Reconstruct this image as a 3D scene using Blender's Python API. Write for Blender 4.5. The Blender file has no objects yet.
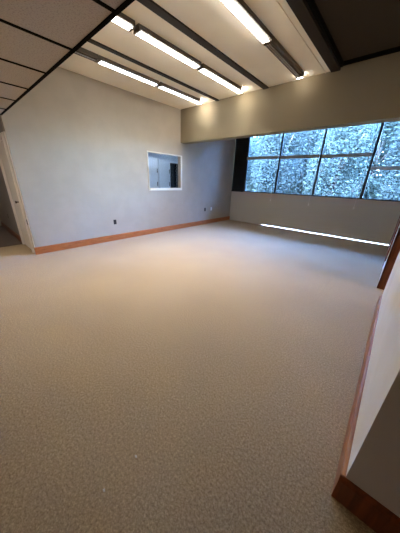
import bpy, bmesh, math, random
from mathutils import Vector, Matrix
random.seed(7)
C = bpy.context.scene.collection
sc = bpy.context.scene

# ------------------------------------------------------------------ materials
def srgb(r, g, b):
    def f(c):
        c /= 255.0
        return c/12.92 if c <= 0.04045 else ((c+0.055)/1.055)**2.4
    return (f(r), f(g), f(b), 1.0)

def mat(name, col, rough=0.6, spec=0.3, metal=0.0, noise=None, bump=None, coord='Object'):
    """noise = (scale, colour2, detail, lo, hi); bump = (scale, strength)"""
    m = bpy.data.materials.new(name); m.use_nodes = True
    nt = m.node_tree; b = nt.nodes['Principled BSDF']
    b.inputs['Base Color'].default_value = col
    b.inputs['Roughness'].default_value = rough
    b.inputs['Specular IOR Level'].default_value = spec
    b.inputs['Metallic'].default_value = metal
    tc = nt.nodes.new('ShaderNodeTexCoord')
    if noise:
        s, c2, det, lo, hi = noise
        n = nt.nodes.new('ShaderNodeTexNoise'); n.inputs['Scale'].default_value = s
        n.inputs['Detail'].default_value = det
        nt.links.new(tc.outputs[coord], n.inputs['Vector'])
        r = nt.nodes.new('ShaderNodeValToRGB')
        r.color_ramp.elements[0].position = lo; r.color_ramp.elements[1].position = hi
        r.color_ramp.elements[0].color = col; r.color_ramp.elements[1].color = c2
        nt.links.new(n.outputs['Fac'], r.inputs['Fac'])
        nt.links.new(r.outputs['Color'], b.inputs['Base Color'])
    if bump:
        s, st = bump
        n = nt.nodes.new('ShaderNodeTexNoise'); n.inputs['Scale'].default_value = s
        n.inputs['Detail'].default_value = 3
        nt.links.new(tc.outputs[coord], n.inputs['Vector'])
        bp = nt.nodes.new('ShaderNodeBump'); bp.inputs['Strength'].default_value = st
        bp.inputs['Distance'].default_value = 0.01
        nt.links.new(n.outputs['Fac'], bp.inputs['Height'])
        nt.links.new(bp.outputs['Normal'], b.inputs['Normal'])
    return m

def carpet_mat(name, c1, c2, c3):
    m = bpy.data.materials.new(name); m.use_nodes = True
    nt = m.node_tree; b = nt.nodes['Principled BSDF']
    b.inputs['Roughness'].default_value = 1.0
    b.inputs['Specular IOR Level'].default_value = 0.08
    b.inputs['Sheen Weight'].default_value = 0.25
    tc = nt.nodes.new('ShaderNodeTexCoord')
    n1 = nt.nodes.new('ShaderNodeTexNoise'); n1.inputs['Scale'].default_value = 170; n1.inputs['Detail'].default_value = 8
    n1.inputs['Roughness'].default_value = 0.9
    n2 = nt.nodes.new('ShaderNodeTexNoise'); n2.inputs['Scale'].default_value = 1.1; n2.inputs['Detail'].default_value = 3
    for n in (n1, n2): nt.links.new(tc.outputs['Object'], n.inputs['Vector'])
    r = nt.nodes.new('ShaderNodeValToRGB')
    e = r.color_ramp.elements
    e[0].position = 0.355; e[0].color = c1; e[1].position = 0.645; e[1].color = c3
    k = e.new(0.5); k.color = c2
    n3 = nt.nodes.new('ShaderNodeTexNoise'); n3.inputs['Scale'].default_value = 78; n3.inputs['Detail'].default_value = 5
    n3.inputs['Roughness'].default_value = 0.85
    nt.links.new(tc.outputs['Object'], n3.inputs['Vector'])
    av = nt.nodes.new('ShaderNodeMath'); av.operation = 'ADD'
    nt.links.new(n1.outputs['Fac'], av.inputs[0]); nt.links.new(n3.outputs['Fac'], av.inputs[1])
    hv = nt.nodes.new('ShaderNodeMath'); hv.operation = 'MULTIPLY'; hv.inputs[1].default_value = 0.5
    nt.links.new(av.outputs[0], hv.inputs[0]); nt.links.new(hv.outputs[0], r.inputs['Fac'])
    mx = nt.nodes.new('ShaderNodeMix'); mx.data_type = 'RGBA'; mx.blend_type = 'MULTIPLY'
    mx.inputs['Factor'].default_value = 0.35
    r2 = nt.nodes.new('ShaderNodeValToRGB')
    r2.color_ramp.elements[0].position = 0.35; r2.color_ramp.elements[0].color = (0.78, 0.76, 0.74, 1)
    r2.color_ramp.elements[1].position = 0.62; r2.color_ramp.elements[1].color = (1, 1, 1, 1)
    nt.links.new(n2.outputs['Fac'], r2.inputs['Fac'])
    nt.links.new(r.outputs['Color'], mx.inputs['A']); nt.links.new(r2.outputs['Color'], mx.inputs['B'])
    nt.links.new(mx.outputs['Result'], b.inputs['Base Color'])
    bp = nt.nodes.new('ShaderNodeBump'); bp.inputs['Strength'].default_value = 0.4; bp.inputs['Distance'].default_value = 0.006
    nt.links.new(n1.outputs['Fac'], bp.inputs['Height']); nt.links.new(bp.outputs['Normal'], b.inputs['Normal'])
    return m

def wood_mat(name, c1, c2, rough=0.4, scale=(6, 6, 60)):
    m = bpy.data.materials.new(name); m.use_nodes = True
    nt = m.node_tree; b = nt.nodes['Principled BSDF']
    b.inputs['Roughness'].default_value = rough
    b.inputs['Specular IOR Level'].default_value = 0.35
    tc = nt.nodes.new('ShaderNodeTexCoord'); mp = nt.nodes.new('ShaderNodeMapping')
    mp.inputs['Scale'].default_value = scale
    n = nt.nodes.new('ShaderNodeTexNoise'); n.inputs['Scale'].default_value = 1.0; n.inputs['Detail'].default_value = 6
    n.inputs['Distortion'].default_value = 0.6
    nt.links.new(tc.outputs['Object'], mp.inputs['Vector']); nt.links.new(mp.outputs['Vector'], n.inputs['Vector'])
    r = nt.nodes.new('ShaderNodeValToRGB')
    r.color_ramp.elements[0].position = 0.3; r.color_ramp.elements[1].position = 0.7
    r.color_ramp.elements[0].color = c1; r.color_ramp.elements[1].color = c2
    nt.links.new(n.outputs['Fac'], r.inputs['Fac']); nt.links.new(r.outputs['Color'], b.inputs['Base Color'])
    return m

def tile_mat(name, c1, c2):
    m = mat(name, c1, 0.95, 0.1)
    nt = m.node_tree; b = nt.nodes['Principled BSDF']
    tc = nt.nodes.new('ShaderNodeTexCoord')
    v = nt.nodes.new('ShaderNodeTexVoronoi'); v.inputs['Scale'].default_value = 60
    n = nt.nodes.new('ShaderNodeTexNoise'); n.inputs['Scale'].default_value = 90; n.inputs['Detail'].default_value = 5
    nt.links.new(tc.outputs['Object'], n.inputs['Vector']); nt.links.new(tc.outputs['Object'], v.inputs['Vector'])
    r = nt.nodes.new('ShaderNodeValToRGB')
    r.color_ramp.elements[0].position = 0.10; r.color_ramp.elements[0].color = (0.45, 0.45, 0.45, 1)
    r.color_ramp.elements[1].position = 0.17; r.color_ramp.elements[1].color = (1, 1, 1, 1)
    nt.links.new(v.outputs['Distance'], r.inputs['Fac'])
    r2 = nt.nodes.new('ShaderNodeValToRGB')
    r2.color_ramp.elements[0].position = 0.36; r2.color_ramp.elements[0].color = c2
    r2.color_ramp.elements[1].position = 0.5; r2.color_ramp.elements[1].color = c1
    nt.links.new(n.outputs['Fac'], r2.inputs['Fac'])
    mx = nt.nodes.new('ShaderNodeMix'); mx.data_type = 'RGBA'; mx.blend_type = 'MULTIPLY'; mx.inputs['Factor'].default_value = 0.6
    nt.links.new(r2.outputs['Color'], mx.inputs['A']); nt.links.new(r.outputs['Color'], mx.inputs['B'])
    nt.links.new(mx.outputs['Result'], b.inputs['Base Color'])
    return m

def lamp_mat(name, col, strength, dots=True):
    m = bpy.data.materials.new(name); m.use_nodes = True
    nt = m.node_tree; b = nt.nodes['Principled BSDF']
    b.inputs['Base Color'].default_value = (0.85, 0.87, 0.86, 1)
    b.inputs['Roughness'].default_value = 0.3
    b.inputs['Emission Color'].default_value = col
    b.inputs['Emission Strength'].default_value = strength
    if dots:    # prismatic lens: cells of the moulded acrylic
        tc = nt.nodes.new('ShaderNodeTexCoord')
        v = nt.nodes.new('ShaderNodeTexVoronoi'); v.inputs['Scale'].default_value = 28
        nt.links.new(tc.outputs['Object'], v.inputs['Vector'])
        mr = nt.nodes.new('ShaderNodeMapRange')
        mr.inputs['From Min'].default_value = 0.15; mr.inputs['From Max'].default_value = 0.6
        mr.inputs['To Min'].default_value = strength*1.25; mr.inputs['To Max'].default_value = strength*0.25
        nt.links.new(v.outputs['Distance'], mr.inputs['Value'])
        nt.links.new(mr.outputs['Result'], b.inputs['Emission Strength'])
    return m

def glass_mat(name, tint, gloss=0.08):
    m = bpy.data.materials.new(name); m.use_nodes = True
    nt = m.node_tree; nt.nodes.remove(nt.nodes['Principled BSDF'])
    out = nt.nodes['Material Output']
    t = nt.nodes.new('ShaderNodeBsdfTransparent'); t.inputs['Color'].default_value = tint
    g = nt.nodes.new('ShaderNodeBsdfGlossy'); g.inputs['Roughness'].default_value = 0.03
    f = nt.nodes.new('ShaderNodeFresnel'); f.inputs['IOR'].default_value = 1.4
    mx = nt.nodes.new('ShaderNodeMixShader')
    nt.links.new(f.outputs['Fac'], mx.inputs['Fac'])
    nt.links.new(t.outputs['BSDF'], mx.inputs[1]); nt.links.new(g.outputs['BSDF'], mx.inputs[2])
    nt.links.new(mx.outputs['Shader'], out.inputs['Surface'])
    return m

def leaf_mat(name, c1, c2):
    m = mat(name, c1, 0.85, 0.05, noise=(2.5, c2, 3, 0.35, 0.65))
    nt = m.node_tree; b = nt.nodes['Principled BSDF']
    tr = nt.nodes.new('ShaderNodeBsdfTranslucent'); tr.inputs['Color'].default_value = c2
    mx = nt.nodes.new('ShaderNodeMixShader'); mx.inputs['Fac'].default_value = 0.35
    out = nt.nodes['Material Output']
    nt.links.new(b.outputs['BSDF'], mx.inputs[1]); nt.links.new(tr.outputs['BSDF'], mx.inputs[2])
    nt.links.new(mx.outputs['Shader'], out.inputs['Surface'])
    return m

M = {}
M['carpet'] = carpet_mat('beige_carpet', srgb(86, 65, 41), srgb(165, 140, 103), srgb(236, 210, 166))
M['carpet_shaded'] = carpet_mat('shaded_brown_carpet', srgb(70, 50, 36), srgb(96, 72, 52), srgb(122, 94, 70))  # darker brown stands in for the shade on the corridor carpet
M['wall'] = mat('wall_paint', srgb(180, 169, 153), 0.75, 0.2, noise=(3.0, srgb(176, 165, 149), 4, 0.4, 0.6), bump=(160, 0.05))
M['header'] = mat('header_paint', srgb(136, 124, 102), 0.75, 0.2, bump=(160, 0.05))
M['wall_warm'] = mat('beige_paint', srgb(230, 222, 206), 0.75, 0.2, noise=(3.0, srgb(225, 216, 199), 4, 0.4, 0.6), bump=(160, 0.05))
M['wall_grey_shaded'] = mat('shaded_grey_paint', srgb(150, 141, 134), 0.75, 0.2, bump=(160, 0.05))  # grey darkened to paint in the unlit corridor wall
M['apron'] = mat('apron_paint', srgb(204, 198, 186), 0.6, 0.3, bump=(120, 0.05))
M['stub'] = mat('stub_paint', srgb(214, 200, 188), 0.75, 0.2, bump=(160, 0.05))
M['ceil_panel'] = mat('ceiling_panel', srgb(246, 236, 216), 0.7, 0.2, noise=(2.0, srgb(242, 231, 210), 3, 0.4, 0.6))
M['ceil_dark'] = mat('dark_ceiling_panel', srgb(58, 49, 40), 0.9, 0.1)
M['tile'] = tile_mat('acoustic_tile', srgb(192, 184, 178), srgb(172, 163, 156))
M['grid'] = mat('black_grid', srgb(11, 9, 8), 0.9, 0.05)
M['beam'] = mat('dark_beam', srgb(42, 33, 26), 0.6, 0.2)
M['reveal'] = mat('black_reveal', srgb(16, 13, 11), 0.8, 0.1)
M['oak'] = wood_mat('orange_oak', srgb(150, 84, 42), srgb(188, 116, 64), scale=(5, 5, 70))
M['oak_right'] = wood_mat('red_brown_oak', srgb(128, 78, 42), srgb(176, 118, 72), scale=(40, 4, 60))
M['oak_dark'] = wood_mat('dark_red_wood', srgb(96, 46, 22), srgb(140, 72, 34), scale=(30, 30, 3))
M['white_paint'] = mat('white_gloss_paint', srgb(224, 214, 204), 0.4, 0.4)
M['window_frame'] = mat('black_window_frame', srgb(16, 18, 26), 0.4, 0.4)
M['dark_panel'] = mat('black_panel', srgb(14, 15, 19), 0.6, 0.3, noise=(1.5, srgb(20, 21, 27), 2, .4, .6))
M['interior_frame'] = mat('cream_trim', srgb(228, 222, 206), 0.4, 0.4)
M['glass'] = glass_mat('blue_tinted_glass', (0.55, 0.71, 0.92, 1))
M['glass_clear'] = glass_mat('clear_glass', (0.90, 0.94, 0.98, 1))
M['glass_dark'] = mat('dark_door_glass', srgb(26, 32, 40), 0.06, 0.6)
M['rail'] = mat('grey_blind_rail', srgb(188, 184, 178), 0.5, 0.3)
M['slat'] = mat('blind_slat', srgb(70, 80, 88), 0.5, 0.3)
M['cord'] = mat('white_cord', srgb(230, 228, 222), 0.6, 0.3)
M['housing'] = mat('grey_light_housing', srgb(96, 88, 80), 0.5, 0.4)
M['lens_warm'] = lamp_mat('lit_lens', (1.0, 0.95, 0.86, 1), 1.1)
M['lens_cool'] = lamp_mat('lit_cool_lens', (0.80, 0.90, 1.0, 1), 1.1)
M['blade'] = mat('white_diffuser_blades', srgb(216, 220, 218), 0.5, 0.3)
M['tip_cool'] = lamp_mat('bright_cool_tube_end', (1.0, .96, .90, 1), 85, False)
M['tip_bright'] = lamp_mat('bright_tube_end', (1.0, .95, .86, 1), 45, False)
M['rim_warm'] = lamp_mat('lit_rim', (1.0, .95, .86, 1), 15, False)
M['rim_cool'] = lamp_mat('lit_cool_rim', (.9, .95, 1.0, 1), 4, False)
M['lens_off'] = mat('unlit_lens', srgb(86, 76, 66), 0.35, 0.4)
M['tip'] = lamp_mat('lit_tube_end', (1.0, 0.95, 0.88, 1), 22, False)
M['troffer'] = lamp_mat('hall_troffer_lens', (1.0, 0.94, 0.86, 1), 10.5, False)
M['side_lamp'] = lamp_mat('side_room_lens', (1.0, 0.92, 0.80, 1), 14, False)
M['store_fill'] = lamp_mat('store_fill_lens', (0.78, 0.89, 1.0, 1), 3.5, False)  # glow of the added fill panel behind the interior window
M['black_plastic'] = mat('black_plastic', srgb(18, 16, 16), 0.35, 0.4)
M['white_plastic'] = mat('white_plastic', srgb(236, 236, 236), 0.35, 0.4)
M['brass'] = mat('dark_bronze', srgb(70, 58, 50), 0.35, 0.5, 0.8)
M['back_wall'] = mat('pale_blue_wall', srgb(206, 212, 222), 0.7, 0.2)
M['cabinet'] = mat('pale_cabinet', srgb(214, 220, 230), 0.45, 0.4)
M['concrete'] = mat('white_ledge', srgb(236, 236, 232), 0.8, 0.2, noise=(8, srgb(226, 226, 222), 4, .4, .6))
M['ground'] = mat('planted_ground', srgb(84, 92, 66), 0.95, 0.1, noise=(0.8, srgb(110, 104, 80), 4, .4, .6))
M['bark'] = mat('bark', srgb(96, 82, 70), 0.95, 0.1, noise=(9, srgb(64, 54, 46), 5, .4, .6))
M['leaf_a'] = leaf_mat('grey_green_leaves', srgb(54, 60, 54), srgb(73, 79, 71))
M['leaf_b'] = leaf_mat('mid_green_leaves', srgb(51, 59, 51), srgb(68, 76, 66))
M['leaf_c'] = leaf_mat('pale_green_leaves', srgb(61, 68, 59), srgb(81, 87, 76))
M['lint'] = mat('white_lint', srgb(240, 238, 230), 0.9, 0.1)

# ------------------------------------------------------------------ mesh helpers
class MB:
    def __init__(s): s.bm = bmesh.new()
    def box(s, x0, x1, y0, y1, z0, z1):
        vs = [s.bm.verts.new(p) for p in ((x0,y0,z0),(x1,y0,z0),(x1,y1,z0),(x0,y1,z0),(x0,y0,z1),(x1,y0,z1),(x1,y1,z1),(x0,y1,z1))]
        for f in ((0,3,2,1),(4,5,6,7),(0,1,5,4),(1,2,6,5),(2,3,7,6),(3,0,4,7)):
            s.bm.faces.new([vs[i] for i in f])
        return s
    def prism(s, prof, a, b, axis):
        """prof: list of (u, z) ; extruded from a to b along axis 'x' (u=y) or 'y' (u=x)"""
        def P(u, z, t): return (t, u, z) if axis == 'x' else (u, t, z)
        A = [s.bm.verts.new(P(u, z, a)) for u, z in prof]; B = [s.bm.verts.new(P(u, z, b)) for u, z in prof]
        n = len(prof)
        s.bm.faces.new(A); s.bm.faces.new(B[::-1])
        for i in range(n): s.bm.faces.new((A[i], B[i], B[(i+1)%n], A[(i+1)%n]))
        return s
    def tube(s, pts, rads, seg=8):
        rings = []
        for i, p in enumerate(pts):
            p = Vector(p)
            d = (Vector(pts[min(i+1, len(pts)-1)]) - Vector(pts[max(i-1, 0)])).normalized()
            a = d.orthogonal().normalized(); b = d.cross(a)
            rings.append([s.bm.verts.new(p + (a*math.cos(2*math.pi*k/seg)+b*math.sin(2*math.pi*k/seg))*rads[i]) for k in range(seg)])
        for r0, r1 in zip(rings, rings[1:]):
            for k in range(seg): s.bm.faces.new((r0[k], r0[(k+1)%seg], r1[(k+1)%seg], r1[k]))
        s.bm.faces.new(rings[0][::-1]); s.bm.faces.new(rings[-1])
        return s
    def build(s, name, m, parent=None, bevel=0, smooth=False, loc=None):
        bmesh.ops.recalc_face_normals(s.bm, faces=s.bm.faces)
        if bevel:
            bmesh.ops.bevel(s.bm, geom=list(s.bm.edges), offset=bevel, segments=2, affect='EDGES', profile=0.5)
        me = bpy.data.meshes.new(name); s.bm.to_mesh(me); s.bm.free()
        me.materials.append(m)
        if smooth:
            for p in me.polygons: p.use_smooth = True
        o = bpy.data.objects.new(name, me); C.objects.link(o)
        if loc: o.location = loc
        if parent: o.parent = parent
        return o

def struct(name, mb, m, parent=None, **k):
    o = mb.build(name, m, parent, **k)
    if parent is None: o['kind'] = 'structure'
    return o
def thing(name, label, cat, loc, group=None, rz=0):
    o = bpy.data.objects.new(name, None); C.objects.link(o)
    o.location = loc; o.rotation_euler = (0, 0, rz); o['label'] = label; o['category'] = cat
    if group: o['group'] = group
    return o
def tag(o, label, cat, group=None):
    o['label'] = label; o['category'] = cat
    if group: o['group'] = group
    return o
def copy_tree(o, parent=None):
    c = o.copy(); C.objects.link(c)
    if parent: c.parent = parent
    for ch in list(o.children): copy_tree(ch, c)
    return c

# ------------------------------------------------------------------ main dimensions (metres)
XA = -5.215          # face of the long left wall
Y0 = 0.945           # plane where the tiled hall ceiling stops and the room begins
YW = 7.80            # face of the window wall
XR = 0.17            # near right wall
XF = 0.125           # right wall beyond the opening
ZH = 3.32            # high ceiling
ZT = 2.40            # tiled ceiling
ZB, YB0, YB1 = 2.505, 4.95, 5.19   # header beam
ZS, ZWT = 1.165, 3.08              # window sill / head
TH = 0.12
XE = -9.0            # far end of the corridor
XO = 4.2             # outer wall on the right
YK = -3.2            # wall behind the camera

# ------------------------------------------------------------------ floors
struct('floor', MB().box(XE-.2, XO+.2, YK-.2, YW+.05, -.15, 0), M['carpet'])
struct('floor_corridor', MB().box(XE, -6.27, YK, 0.93, 0, .006), M['carpet_shaded'])  # thin sheet with the corridor's shade put into its colour

# ------------------------------------------------------------------ left wall with interior window
WY0, WY1, WZ0, WZ1 = 3.775, 4.945, 1.262, 2.155
mb = MB()
mb.box(XA-TH, XA, 0.93, WY0, 0, ZH+.08)
mb.box(XA-TH, XA, WY1, YW, 0, ZH+.08)
mb.box(XA-TH, XA, WY0, WY1, 0, WZ0)
mb.box(XA-TH, XA, WY0, WY1, WZ1, ZH+.08)
struct('wall_left', mb, M['wall'])
# corridor wall (same plane as the end of the left wall) with a doorway
DX0, DX1, DZ = -6.20, -5.44, 2.06
mb = MB()
mb.box(XE, DX0, .93, 1.05, 0, ZT+.1); mb.box(DX1, XA-TH, .93, 1.05, 0, ZT+.1); mb.box(DX0, DX1, .93, 1.05, DZ, ZT+.1)
struct('wall_corridor', mb, M['wall_grey_shaded'])
# white door in the corridor wall
f = MB()
f.box(DX1-.005, DX1+.10, .905, .93, 0, DZ+.10); f.box(DX1+.02, DX1+.075, .893, .905, 0, DZ+.075)
f.box(DX0-.085, DX0+.005, .905, .93, 0, DZ+.10); f.box(DX0-.07, DX0-.02, .893, .905, 0, DZ+.075)
f.box(DX0, DX1, .905, .93, DZ-.005, DZ+.10); f.box(DX0, DX1, .893, .905, DZ+.025, DZ+.075)
f.box(DX1+.10, XA-.015, .912, .93, 0, DZ+.10)
d1 = struct('door_1', f, M['white_paint'])
l = MB().box(DX0+.004, DX1-.004, .925, .965, .01, DZ-.004)
l.box(DX0+.1, DX1-.1, .919, .925, .25, .95); l.box(DX0+.1, DX1-.1, .919, .925, 1.12, 1.9)
l.build('door_leaf', M['white_paint'], d1)
k = MB().tube([(-5.525,.925,1.0),(-5.525,.90,1.0),(-5.525,.885,1.0),(-5.525,.865,1.0),(-5.525,.855,1.0)], [.028,.012,.014,.027,.018], 14)
k.build('door_knob', M['brass'], d1, smooth=True)
MB().box(-5.262, -5.226, .906, .912, .60, .70).build('strike_plate', M['brass'], d1)
# wall at the far end of the corridor, white door in it
struct('wall_end', MB().box(XE-.12, XE, YK, YW, 0, ZT+.1), M['wall'])
f = MB().box(XE, XE+.03, .70, .80, 0, 2.1).box(XE, XE+.03, -.2, -.1, 0, 2.1).box(XE, XE+.03, -.1, .7, 2.02, 2.1)
d2 = struct('door_2', f, M['white_paint'])
MB().box(XE, XE+.015, -.1, .7, .01, 2.02).build('door_leaf', M['white_paint'], d2)

# baseboards
def bprof(u, side, h, t=.02):
    return [(u, 0), (u+side*t, 0), (u+side*t, h-.02), (u+side*t*.7, h-.006), (u+side*t*.35, h), (u, h)]
struct('baseboard_left', MB().prism(bprof(XA, 1, .145), .905, YW, 'y'), M['oak'])
struct('baseboard_corridor', MB().prism(bprof(.93, -1, .13), XE, DX0-.09, 'x'), M['oak_dark'])

# ------------------------------------------------------------------ room behind the interior window
XBK = -7.2
mb = MB().box(XBK-.12, XBK, 1.05, YW, 0, ZT+.1)
struct('wall_store', mb, M['back_wall'])
struct('ceiling_store', MB().box(XE, XA-TH, 1.05, YW+.1, ZT+.08, ZT+.2), M['back_wall'])
# end wall of that room with a daylight window
mb = MB().box(XE, -6.95, YW, YW+.1, 0, ZT+.1).box(-5.6, XA-TH, YW, YW+.1, 0, ZT+.1).box(-6.95, -5.6, YW, YW+.1, 0, .35).box(-6.95, -5.6, YW, YW+.1, 2.38, ZT+.1)
struct('wall_store_end', mb, M['back_wall'])
MBs = MB().box(-6.95, -5.6, YW+.04, YW+.05, .35, 2.38)
struct('window_6', MBs, M['glass_clear'])
# dark glazed door with white frame in its back wall
f = MB().box(XBK, XBK+.03, 6.06, 6.15, 0, 2.2).box(XBK, XBK+.03, 6.76, 6.85, 0, 2.2).box(XBK, XBK+.03, 6.15, 6.76, 2.12, 2.2)
d3 = struct('door_3', f, M['cabinet'])
MB().box(XBK, XBK+.02, 6.15, 6.76, .01, 2.12).build('door_leaf', M['glass_dark'], d3)
# tall pale cupboards along it
g = 'tall cupboards behind the interior window'
names = ['tall pale cupboard at the left edge of the interior window', 'tall pale cupboard between the left cupboard and the dark door, behind interior window']
for i, (a, b) in enumerate(((4.85, 5.42), (5.44, 6.0))):
    r = thing('tall_cupboard', names[i], 'cupboard', (XBK+.16, (a+b)/2, 0), g)
    w = (b-a)/2
    MB().box(-.155, .13, -w, w, 0, 2.2).build('body', M['cabinet'], r, bevel=.004)
    for j, (z0, z1) in enumerate(((.06, 1.62), (1.64, 2.17))):
        d = MB().box(.13, .15, -w+.012, w-.012, z0, z1).build('door', M['cabinet'], r, bevel=.004)
        hz = z1-.35 if j == 0 else z0+.08
        MB().box(.15, .17, w-.07, w-.055, hz, hz+.14).build('handle', M['brass'], d)

# interior window frame + pane
f = MB(); t = .035
f.box(XA-.02, XA+.018, WY0-.025, WY0, WZ0-.055, WZ1+.02); f.box(XA-.02, XA+.018, WY1, WY1+.05, WZ0-.055, WZ1+.02)
f.box(XA-.02, XA+.018, WY0, WY1, WZ1-.006, WZ1+.02); f.box(XA-.04, XA+.03, WY0, WY1, WZ0-.055, WZ0+.008)
w5 = struct('window_5', f, M['interior_frame'])
MB().box(XA-.09, XA-.084, WY0, WY1, WZ0, WZ1).build('pane', M['glass_clear'], w5)

# ------------------------------------------------------------------ window wall
XWR = 0.44 + .03
mb = MB()
mb.box(XA, -3.72, YW, YW+.05, 0, ZS); mb.box(-3.72, XF+.12, YW, YW+.05, .017, ZS)
struct('wall_window', mb, M['apron'])
struct('trim_1', MB().box(XA, XF+.12, YW-.03, YW+.09, ZWT+.02, ZH+.1), M['wall'])
# panes: first bay is blanked with a black panel
MUL = [-4.635, -3.385, -2.115, -.83, XF]
f = MB().box(XA, -4.635, YW+.005, YW+.05, ZS+.0, ZWT+.02)
struct('trim_2', f, M['dark_panel'])
for i in range(4):
    a, b = MUL[i], MUL[i+1]
    f = MB()
    f.box(a-.03, a+.03, YW-.012, YW+.06, ZS, ZWT+.02)
    if i == 3: f.box(b-.02, b, YW-.012, YW+.06, ZS, ZWT+.02)
    f.box(a+.022, b-.022, YW-.012, YW+.06, ZS-.005, ZS+.03)
    f.box(a+.022, b-.022, YW-.012, YW+.06, ZWT-.03, ZWT+.02)
    w = struct('window_%d' % (i+1), f, M['window_frame'])
    MB().box(a+.022, b-.022, YW+.02, YW+.028, ZS+.03, ZWT-.03).build('pane', M['glass'], w)
struct('trim_3', MB().box(XA, -4.66, YW-.012, YW+.004, ZS-.02, ZS+.02), M['window_frame'])

# blinds (partly lowered, slats open) with pull cords
def blind(i, a, b, zr, xc, zt, label):
    r = thing('window_blind', label, 'blind', ((a+b)/2, YW-.055, ZWT), 'mini blinds on the window wall')
    w = (b-a)/2 - .03
    MB().box(-w, w, -.02, .02, -.06, -.02).build('head_rail', M['rail'], r)
    s = MB(); z = -.08; n = 0
    while ZWT + z > zr + .10:
        s.box(-w, w, -.0125, .0125, z, z+.0011); z -= .024
    s.build('slats', M['slat'], r)
    br = MB().box(-w, w, -.016, .016, zr-ZWT-.005, zr-ZWT+.022)
    for q in range(9): br.box(-w, w, -.014, .014, zr-ZWT+.024+q*.007, zr-ZWT+.029+q*.007)
    br.build('bottom_rail', M['rail'], r)
    x = xc - (a+b)/2
    c = MB().tube([(x, -.024, -.04), (x, -.026, zt+.07-ZWT)], [.005, .005], 6).build('lift_cord', M['cord'], r)
    MB().tube([(x, -.026, zt+.08-ZWT), (x, -.026, zt+.06-ZWT), (x, -.026, zt+.01-ZWT), (x, -.026, zt-ZWT)], [.006, .014, .02, .014], 10).build('tassel', M['cord'], c)
blind(0, MUL[0], MUL[1], 2.28, -3.46, .90, 'half lowered blind in the leftmost pane, beside the black panel')
blind(1, MUL[1], MUL[2], 2.265, -2.16, .86, 'half lowered blind in the second pane from the black panel')
blind(2, MUL[2], MUL[3], 2.25, -.92, .88, 'half lowered blind in the third pane, left of the lower-hanging blind')
blind(3, MUL[3], MUL[4], 1.92, .02, 1.25, 'blind in the rightmost pane, its bottom rail hanging lowest')

# ------------------------------------------------------------------ right walls and the opening between them
YO0, YO1 = 3.56, 4.22
struct('wall_right', MB().box(XR, XR+TH, .96, YO0, 0, ZH+.08), M['wall_warm'])
struct('wall_right_far', MB().box(XF, XF+TH, YO1, YW, 0, ZH+.08), M['wall_warm'])
struct('wall_right_lintel', MB().box(XF+.02, XR+TH-.02, YO0, YO1, 2.12, ZH+.08), M['wall_warm'])
struct('wall_stub', MB().box(XR, XO, .955, .96, 0, ZH).box(XR+TH, XO, .96, 1.07, 0, ZH), M['stub'])
struct('baseboard_right', MB().prism(bprof(XR, -1, .165, .022), .957, YO0-.05, 'y'), M['oak_right'])
struct('baseboard_stub', MB().prism(bprof(.955, -1, .165, .022), XR-.022, XO, 'x'), M['oak_dark'])
# wooden door jamb and casing on the far side of the opening
f = MB().box(XF-.02, XF, YO1-.02, YO1+.075, 0, 2.2).box(XF-.02, XF+TH+.02, YO1-.02, YO1, 0, 2.2)
struct('door_4', f, M['oak_dark'])
f = MB().box(XF-.02, XF, 5.55, 5.66, 0, 2.15).box(XF-.02, XF, 7.1, 7.2, 0, 2.15).box(XF-.02, XF, 5.66, 7.1, 2.05, 2.15)
d5 = struct('door_5', f, M['oak_dark'])
MB().box(XF-.01, XF, 5.66, 7.1, .01, 2.05).build('door_leaf', M['oak_dark'], d5)
struct('baseboard_right_far', MB().prism(bprof(XF, -1, .12, .015), YO1+.08, 5.54, 'y'), M['wall_warm'])

# side room and hall enclosure
struct('wall_outer', MB().box(XO, XO+.12, YK, YW, 0, ZH), M['wall'])
struct('wall_side_end', MB().box(XF+.12, XO, YW-.06, YW+.06, 0, ZH), M['wall'])
struct('ceiling_side', MB().box(XF+.12, XO, 1.07, YW, 2.6, 2.72), M['wall'])
struct('wall_back', MB().box(XE, XO, YK-.12, YK, 0, ZT+.1), M['wall'])

# ------------------------------------------------------------------ tiled hall ceiling
struct('ceiling_hall', MB().box(XE-.1, XO+.1, YK-.1, Y0-.01, ZT, ZT+.1), M['tile'])
g = MB()
pit = .645
for kx in range(-5, 13):
    x = -1.53 - pit*kx
    if XE < x < XO: g.box(x-.013, x+.013, YK, Y0-.01, ZT-.006, ZT+.002)
for ky in range(0, 4):
    y = -.28 - 1.29*ky
    if y > YK: g.box(XE, XO, y-.013, y+.013, ZT-.007, ZT+.002)
struct('trim_4', g, M['grid'])
struct('trim_5', MB().box(XE, XO, Y0-.022, Y0+.003, ZT-.008, ZT+.025), M['grid'])
struct('wall_bulkhead', MB().box(XA-.1, XO, Y0-.09, Y0-.02, ZT+.1, ZH+.15), M['wall'])

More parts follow.
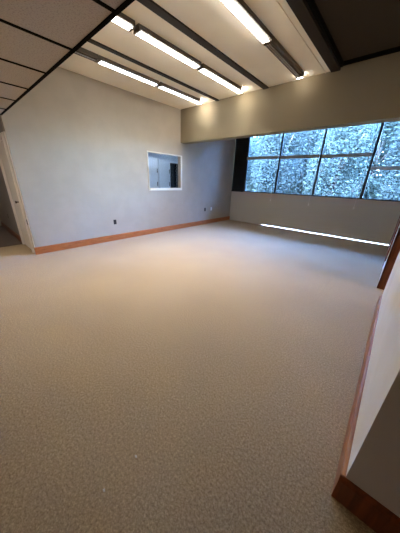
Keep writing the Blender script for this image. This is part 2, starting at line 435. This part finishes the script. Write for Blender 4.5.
# ------------------------------------------------------------------ high ceiling, beams, header
struct('ceiling', MB().box(XA-.1, -1.36, Y0-.1, YB0+.1, ZH, ZH+.12), M['ceil_panel'])
struct('ceiling_dark', MB().box(-1.36, XO, Y0-.1, YB0+.1, ZH+.08, ZH+.18), M['ceil_dark'])
struct('ceiling_window_bay', MB().box(XA-.1, XF+TH, YB1-.05, YW+.1, ZWT+.02, ZWT+.14), M['wall'])
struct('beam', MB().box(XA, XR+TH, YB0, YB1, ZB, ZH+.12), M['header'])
def ceil_beam(x0, x1, drop, n):
    struct('trim_%d' % n, MB().box(x0, x1, Y0+.09, YB0, ZH-drop, ZH+(.08 if n == 8 else .03)), M['beam'])
ceil_beam(-3.95, -3.875, .02, 6)
ceil_beam(-2.72, -2.61, .02, 7)
ceil_beam(-1.465, -1.33, .02, 8)
struct('trim_9', MB().box(-1.33, -1.30, Y0+.09, YB0, ZH+.02, ZH+.08).box(-1.30, XR, YB0-.04, YB0, ZH+.03, ZH+.08), M['reveal'])
# raised batten on the panel beside the deep beam
struct('trim_10', MB().box(-1.565, -1.552, Y0+.09, YB0, ZH-.008, ZH+.005), M['ceil_panel'])

# ------------------------------------------------------------------ strip lights
GL = 'strip lights on the high ceiling'
HW, HD = .056, .052
def strip(x, y0, y1, lens, label, lens_y=None):
    L = y1-y0
    r = thing('ceiling_strip_light', label, 'ceiling light', (x, (y0+y1)/2, ZH), GL)
    MB().box(-.05, .078, -L/2, L/2, -HD, 0).build('housing', M['housing'], r, bevel=.004)
    a = L/2 - .025
    m = MB().box(-.036, .036, -a, a, -HD-.002, -HD)
    ln = m.build('lens', lens, r)
    m = MB()
    for sx in (-1, 1): m.box(sx*.037-.002, sx*.037+.002, -a, a, -HD-.016, -HD)
    m.build('lens_rim', {'lit_lens': M['rim_warm'], 'lit_cool_lens': M['rim_cool']}.get(lens.name, lens), ln)
    m = MB()
    for sx in (-.5, .5): m.box(sx*.03-.0015, sx*.03+.0015, -a, a, -HD-.013, -HD-.006)
    q = int(2*a/.036)
    for k in range(1, q): m.box(-.035, .035, -a+2*a*k/q-.002, -a+2*a*k/q+.002, -HD-.013, -HD-.006)
    m.build('diffuser_grid', M['blade'], r)
    if lens is not M['lens_off']:      # the tubes: light thrown downwards by the prismatic lens
        ld = bpy.data.lights.new('tube_light', 'AREA'); ld.shape = 'RECTANGLE'; ld.size = .066; ld.size_y = 2*a
        cool = lens is M['lens_cool']
        ld.energy = (8 if cool else 14)*L/1.2; ld.spread = math.radians(138 if cool else 118)
        ld.color = (1.0, .98, .94) if lens is M['lens_cool'] else (1.0, .97, .92)
        lo = bpy.data.objects.new('tube_light', ld); C.objects.link(lo); lo.parent = r; lo.location = (0, 0, -HD-.004)
    for s_ in (-1, 1):
        MB().box(-.05, .078, s_*(L/2-.0125)-.0125, s_*(L/2-.0125)+.0125, -HD-.016, -HD+.001).build('end_cap', M['housing'], r)
    return r
X1, X2, X3 = -4.29, -3.125, -1.91
ys = [1.04, 2.21, 3.41, 4.64]
strip(X1, 1.04, 2.20, M['lens_off'], 'unlit grey strip light nearest the long plain wall, ahead of its lit neighbours')
strip(X1, 2.21, 3.41, M['lens_cool'], 'lit bluish strip light nearest the long wall, middle of its row')
runs = []
q_ = strip(X1, 3.45, 4.66, M['lens_cool'], 'lit bluish strip light nearest the long wall, ending at the header beam'); runs.append((q_, .605))
strip(X2, 1.04, 2.12, M['lens_warm'], 'lit strip light mostly cut off by the tiled ceiling edge, middle row')
strip(X2, 2.17, 3.37, M['lens_warm'], 'lit strip light in the middle row, between its short and far neighbours')
q_ = strip(X2, 3.41, 4.64, M['lens_warm'], 'lit strip light in the middle row, ending at the header beam'); runs.append((q_, .615))
strip(X3, 2.17, 3.41, M['lens_warm'], 'lit strip light in the right row, beside the deep dark beam')
r = strip(X3, 3.42, 4.70, M['lens_off'], 'unlit grey strip light in the right row, bright only at its header end')
MB().box(-.044, .044, .645, .68, -HD-.014, -HD+.02).build('tube_end', M['tip'], r)
for r, y0 in runs: MB().box(-.044, .044, y0, y0+.07, -HD-.014, -HD+.02).build('tube_end', M['tip_cool'] if r is runs[0][0] else M['tip_bright'], r)

# hall and side-room lamps (outside the picture, part of the building; the store-room panel is added fill)
def troffer(name, x, y, z, lx, ly, lens, label):
    r = thing(name, label, 'ceiling light', (x, y, z))
    MB().box(-lx-.03, lx+.03, -ly-.03, ly+.03, -.02, 0).build('frame', M['white_plastic'], r)
    MB().box(-lx, lx, -ly, ly, -.028, -.019).build('lens', lens, r)
troffer('ceiling_troffer', -4.6, -.9, ZT-.007, .3, .55, M['troffer'], 'lit panel in the tiled hall ceiling')
troffer('ceiling_troffer', 2.3, 4.6, 2.6, .3, .55, M['side_lamp'], 'lit panel in the ceiling of the room beyond the right opening')

troffer('ceiling_troffer', -6.25, 4.9, ZT+.08, .3, .6, M['store_fill'], 'added cool fill panel in the ceiling of the room behind the interior window')  # unseen panel, added only to brighten the room behind the pane
# ------------------------------------------------------------------ outlets
def outlet(name, label, x, y, z, m, rz, slot):
    r = thing(name, label, 'outlet', (x, y, z), 'wall outlets', rz)
    MB().box(0, .006, -.037, .037, -.058, .058).build('plate', m, r, bevel=.002)
    for s_ in (-1, 1):
        MB().box(.005, .009, -.017, .017, s_*.026-.016, s_*.026+.016).build('socket', slot, r, bevel=.0015)
    MB().tube([(.005, 0, 0), (.0085, 0, 0)], [.004, .003], 8).build('screw', M['brass'], r)
outlet('wall_outlet', 'black wall outlet below and left of the interior window', XA, 2.67, .463, M['black_plastic'], 0, M['black_plastic'])
outlet('wall_outlet', 'black wall outlet right of the interior window, left of the white plate', XA, 6.17, .53, M['black_plastic'], 0, M['black_plastic'])
outlet('wall_outlet', 'white wall outlet beside the black one near the far corner', XA, 6.53, .53, M['white_plastic'], 0, M['white_plastic'])
outlet('wall_outlet', 'dark wall outlet low on the corridor wall left of the white door', -7.43, .93, .494, M['brass'], -math.pi/2, M['black_plastic'])

# lint specks on the carpet
for nm, lab, x, y in (('lint_speck', 'tiny white lint speck on the carpet, farther of the two from camera', -.74, .344),
                      ('lint_speck', 'tiny white lint speck on the carpet, nearer of the two to camera', -.733, .151)):
    o = MB().tube([(-.007, -.002, .003), (-.003, .003, .005), (.003, 0, .005), (.007, .002, .003)], [.002, .004, .0045, .002], 7).build(nm, M['lint'], smooth=True, loc=(x, y, 0))
    tag(o, lab, 'lint', 'lint specks on the carpet')

# ------------------------------------------------------------------ outside
struct('ground', MB().box(-40, 40, YW+1.5, 60, -3.2, -3.0), M['ground'])
struct('trim_11', MB().box(-9, 4, YW+.1, YW+1.6, -.25, -.03), M['concrete'])

def leaf_crown(cx, cy, cz, rx, ry, rz, n, size, seed, boxy=0):
    rnd = random.Random(seed); bm = bmesh.new()
    clumps = []
    for _ in range(400 if boxy else 60):
        while True:
            p = Vector((rnd.uniform(-1,1), rnd.uniform(-1,1), rnd.uniform(-1,1)))
            if boxy or p.length < 1: break
        if not boxy: p = p.normalized() * (p.length ** .45) * .82
        clumps.append(Vector((p.x*rx, p.y*ry, p.z*rz)))
    g = .22*min(rx, ry, rz)
    for _ in range(n):
        while True:
            p = (Vector((rnd.uniform(-rx,rx), rnd.uniform(-ry,ry), rnd.uniform(-rz,rz))) if boxy else rnd.choice(clumps)) + Vector((rnd.gauss(0, g), rnd.gauss(0, g), rnd.gauss(0, g)))
            if boxy or (p.x/rx)**2 + (p.y/ry)**2 + (p.z/rz)**2 < 1: break
        p = p + Vector((cx, cy, cz))
        R = Matrix.Rotation(rnd.uniform(0, 6.28), 3, 'Z') @ Matrix.Rotation(rnd.uniform(-1.3, 1.3), 3, 'X')
        L = size*rnd.uniform(.7, 1.4); W = L*.36
        pts = [(-L*.5, 0, 0), (-.1*L, -W, .12*L), (L*.5, 0, -.05*L), (-.1*L, W, .12*L)]
        vs = [bm.verts.new(p + R @ Vector(q)) for q in pts]
        bm.faces.new((vs[0], vs[1], vs[2])); bm.faces.new((vs[0], vs[2], vs[3]))
    return bm
def tree(x, y, zc, rx, rz, n, size, leaf, seed, label):
    r = thing('leafy_tree', label, 'tree', (x, y, -3.0), 'trees outside the windows')
    rnd = random.Random(seed)
    b = MB(); H = zc+3.0
    b.tube([(0,0,0), (.06,.02,H*.4), (-.04,.05,H*.75), (.02,0,H+rz*.5)], [.2,.15,.11,.03], 9)
    for k in range(6):
        a = k*1.05+rnd.random(); h = H*(.6+.07*k)
        b.tube([(0,0,h), (math.cos(a)*rx*.45, math.sin(a)*rx*.4, h+rz*.3), (math.cos(a)*rx*.8, math.sin(a)*rx*.7, h+rz*.55)], [.07,.045,.015], 6)
    b.build('trunk', M['bark'], r, smooth=True)
    cr = MB(); cr.bm.free(); cr.bm = leaf_crown(0, 0, H, rx, rx*.8, rz, n, size, seed)
    me = bpy.data.meshes.new('crown'); cr.bm.to_mesh(me); cr.bm.free(); me.materials.append(leaf)
    o = bpy.data.objects.new('crown', me); C.objects.link(o); o.parent = r
tree(-8.75, 12.8, 2.20, 1.45, 2.80, 17500, 0.102, M['leaf_b'], 11, 'leafy tree seen through the left half of the leftmost pane')
tree(-5.65, 12.8, 2.50, 1.45, 2.90, 20000, 0.102, M['leaf_a'], 12, 'grey green tree seen through the second pane from the black panel')
tree(-2.6, 12.8, 2.20, 1.45, 2.90, 20000, 0.095, M['leaf_c'], 13, 'pale green tree seen through the third pane, left of the lowest blind')
tree(.5, 12.8, 2.50, 1.45, 3.00, 20000, 0.095, M['leaf_a'], 14, 'grey green tree seen through the rightmost pane')
tree(-13.6, 17.4, 2.80, 1.9, 3.00, 17500, 0.136, M['leaf_c'], 15, 'taller pale tree farther back, behind the black panel edge')
tree(-9.6, 17.4, 1.80, 1.9, 3.00, 17500, 0.136, M['leaf_b'], 16, 'low tree farther back, under the patch of bright sky')
tree(-5.6, 17.4, 3.00, 1.95, 3.50, 20000, 0.136, M['leaf_a'], 17, 'tall grey green tree farther back, between second and third panes')
tree(-1.6, 17.4, 3.00, 1.95, 3.50, 20000, 0.136, M['leaf_b'], 18, 'tall mid green tree farther back, behind the third pane')
tree(2.4, 17.4, 3.00, 1.95, 3.50, 20000, 0.136, M['leaf_c'], 19, 'tall pale tree farther back, behind the rightmost pane')
h = thing('tall_hedge', 'long tall hedge behind all the trees outside', 'hedge', (-7, 22, -3.0))
cr = MB(); cr.bm.free(); cr.bm = leaf_crown(0, 0, 4.6, 14, .9, 4.0, 60000, .36, 31, .9)
me = bpy.data.meshes.new('foliage'); cr.bm.to_mesh(me); cr.bm.free(); me.materials.append(M['leaf_b'])
o = bpy.data.objects.new('foliage', me); C.objects.link(o); o.parent = h
b = MB()
for k in range(14): b.tube([(-12+k*1.85, 0, 0), (-11.9+k*1.85, .1, 4.2)], [.09, .03], 7)
b.build('stems', M['bark'], h, smooth=True)

# ------------------------------------------------------------------ daylight
w = bpy.data.worlds.new('sky'); sc.world = w; w.use_nodes = True
nt = w.node_tree; bg = nt.nodes['Background']
sk = nt.nodes.new('ShaderNodeTexSky'); sk.sky_type = 'NISHITA'; sk.sun_disc = False
sk.sun_elevation = math.radians(48); sk.sun_rotation = math.radians(200)
nt.links.new(sk.outputs['Color'], bg.inputs['Color']); bg.inputs['Strength'].default_value = 20.0
sd = bpy.data.lights.new('sun', 'SUN'); sd.energy = 2.5; sd.angle = .01; sd.color = (1, .96, .9)
so = bpy.data.objects.new('sun', sd); C.objects.link(so)
so.rotation_euler = (math.radians(42), 0, math.radians(-15))     # from behind the building, over its roof

# ------------------------------------------------------------------ camera
F = 214.958356; yaw, pit_, roll = -0.7152176476, 0.3792777926, -0.0348823637
fw = Vector((math.sin(yaw)*math.cos(pit_), math.cos(yaw)*math.cos(pit_), -math.sin(pit_)))
rt = fw.cross(Vector((0, 0, 1))).normalized(); dn = fw.cross(rt)
r2 = rt*math.cos(roll) + dn*math.sin(roll); d2_ = -rt*math.sin(roll) + dn*math.cos(roll)
cd = bpy.data.cameras.new('camera'); cam = bpy.data.objects.new('camera', cd); C.objects.link(cam)
R = Matrix((r2, -d2_, -fw)).transposed().to_4x4()
cam.matrix_world = Matrix.Translation((0, 0, 1.5)) @ R
cd.sensor_fit = 'VERTICAL'; cd.sensor_height = 36; cd.lens = F*36/533; cd.clip_start = .02; cd.clip_end = 200
sc.camera = cam

sc.view_settings.view_transform = 'Standard'; sc.view_settings.look = 'None'
sc.view_settings.gamma = 1; sc.view_settings.use_curve_mapping = False
sc.view_settings.exposure = 0.92
sc.cycles.max_bounces = 12; sc.cycles.diffuse_bounces = 8; sc.cycles.transparent_max_bounces = 24
sc.cycles.sample_clamp_indirect = 8
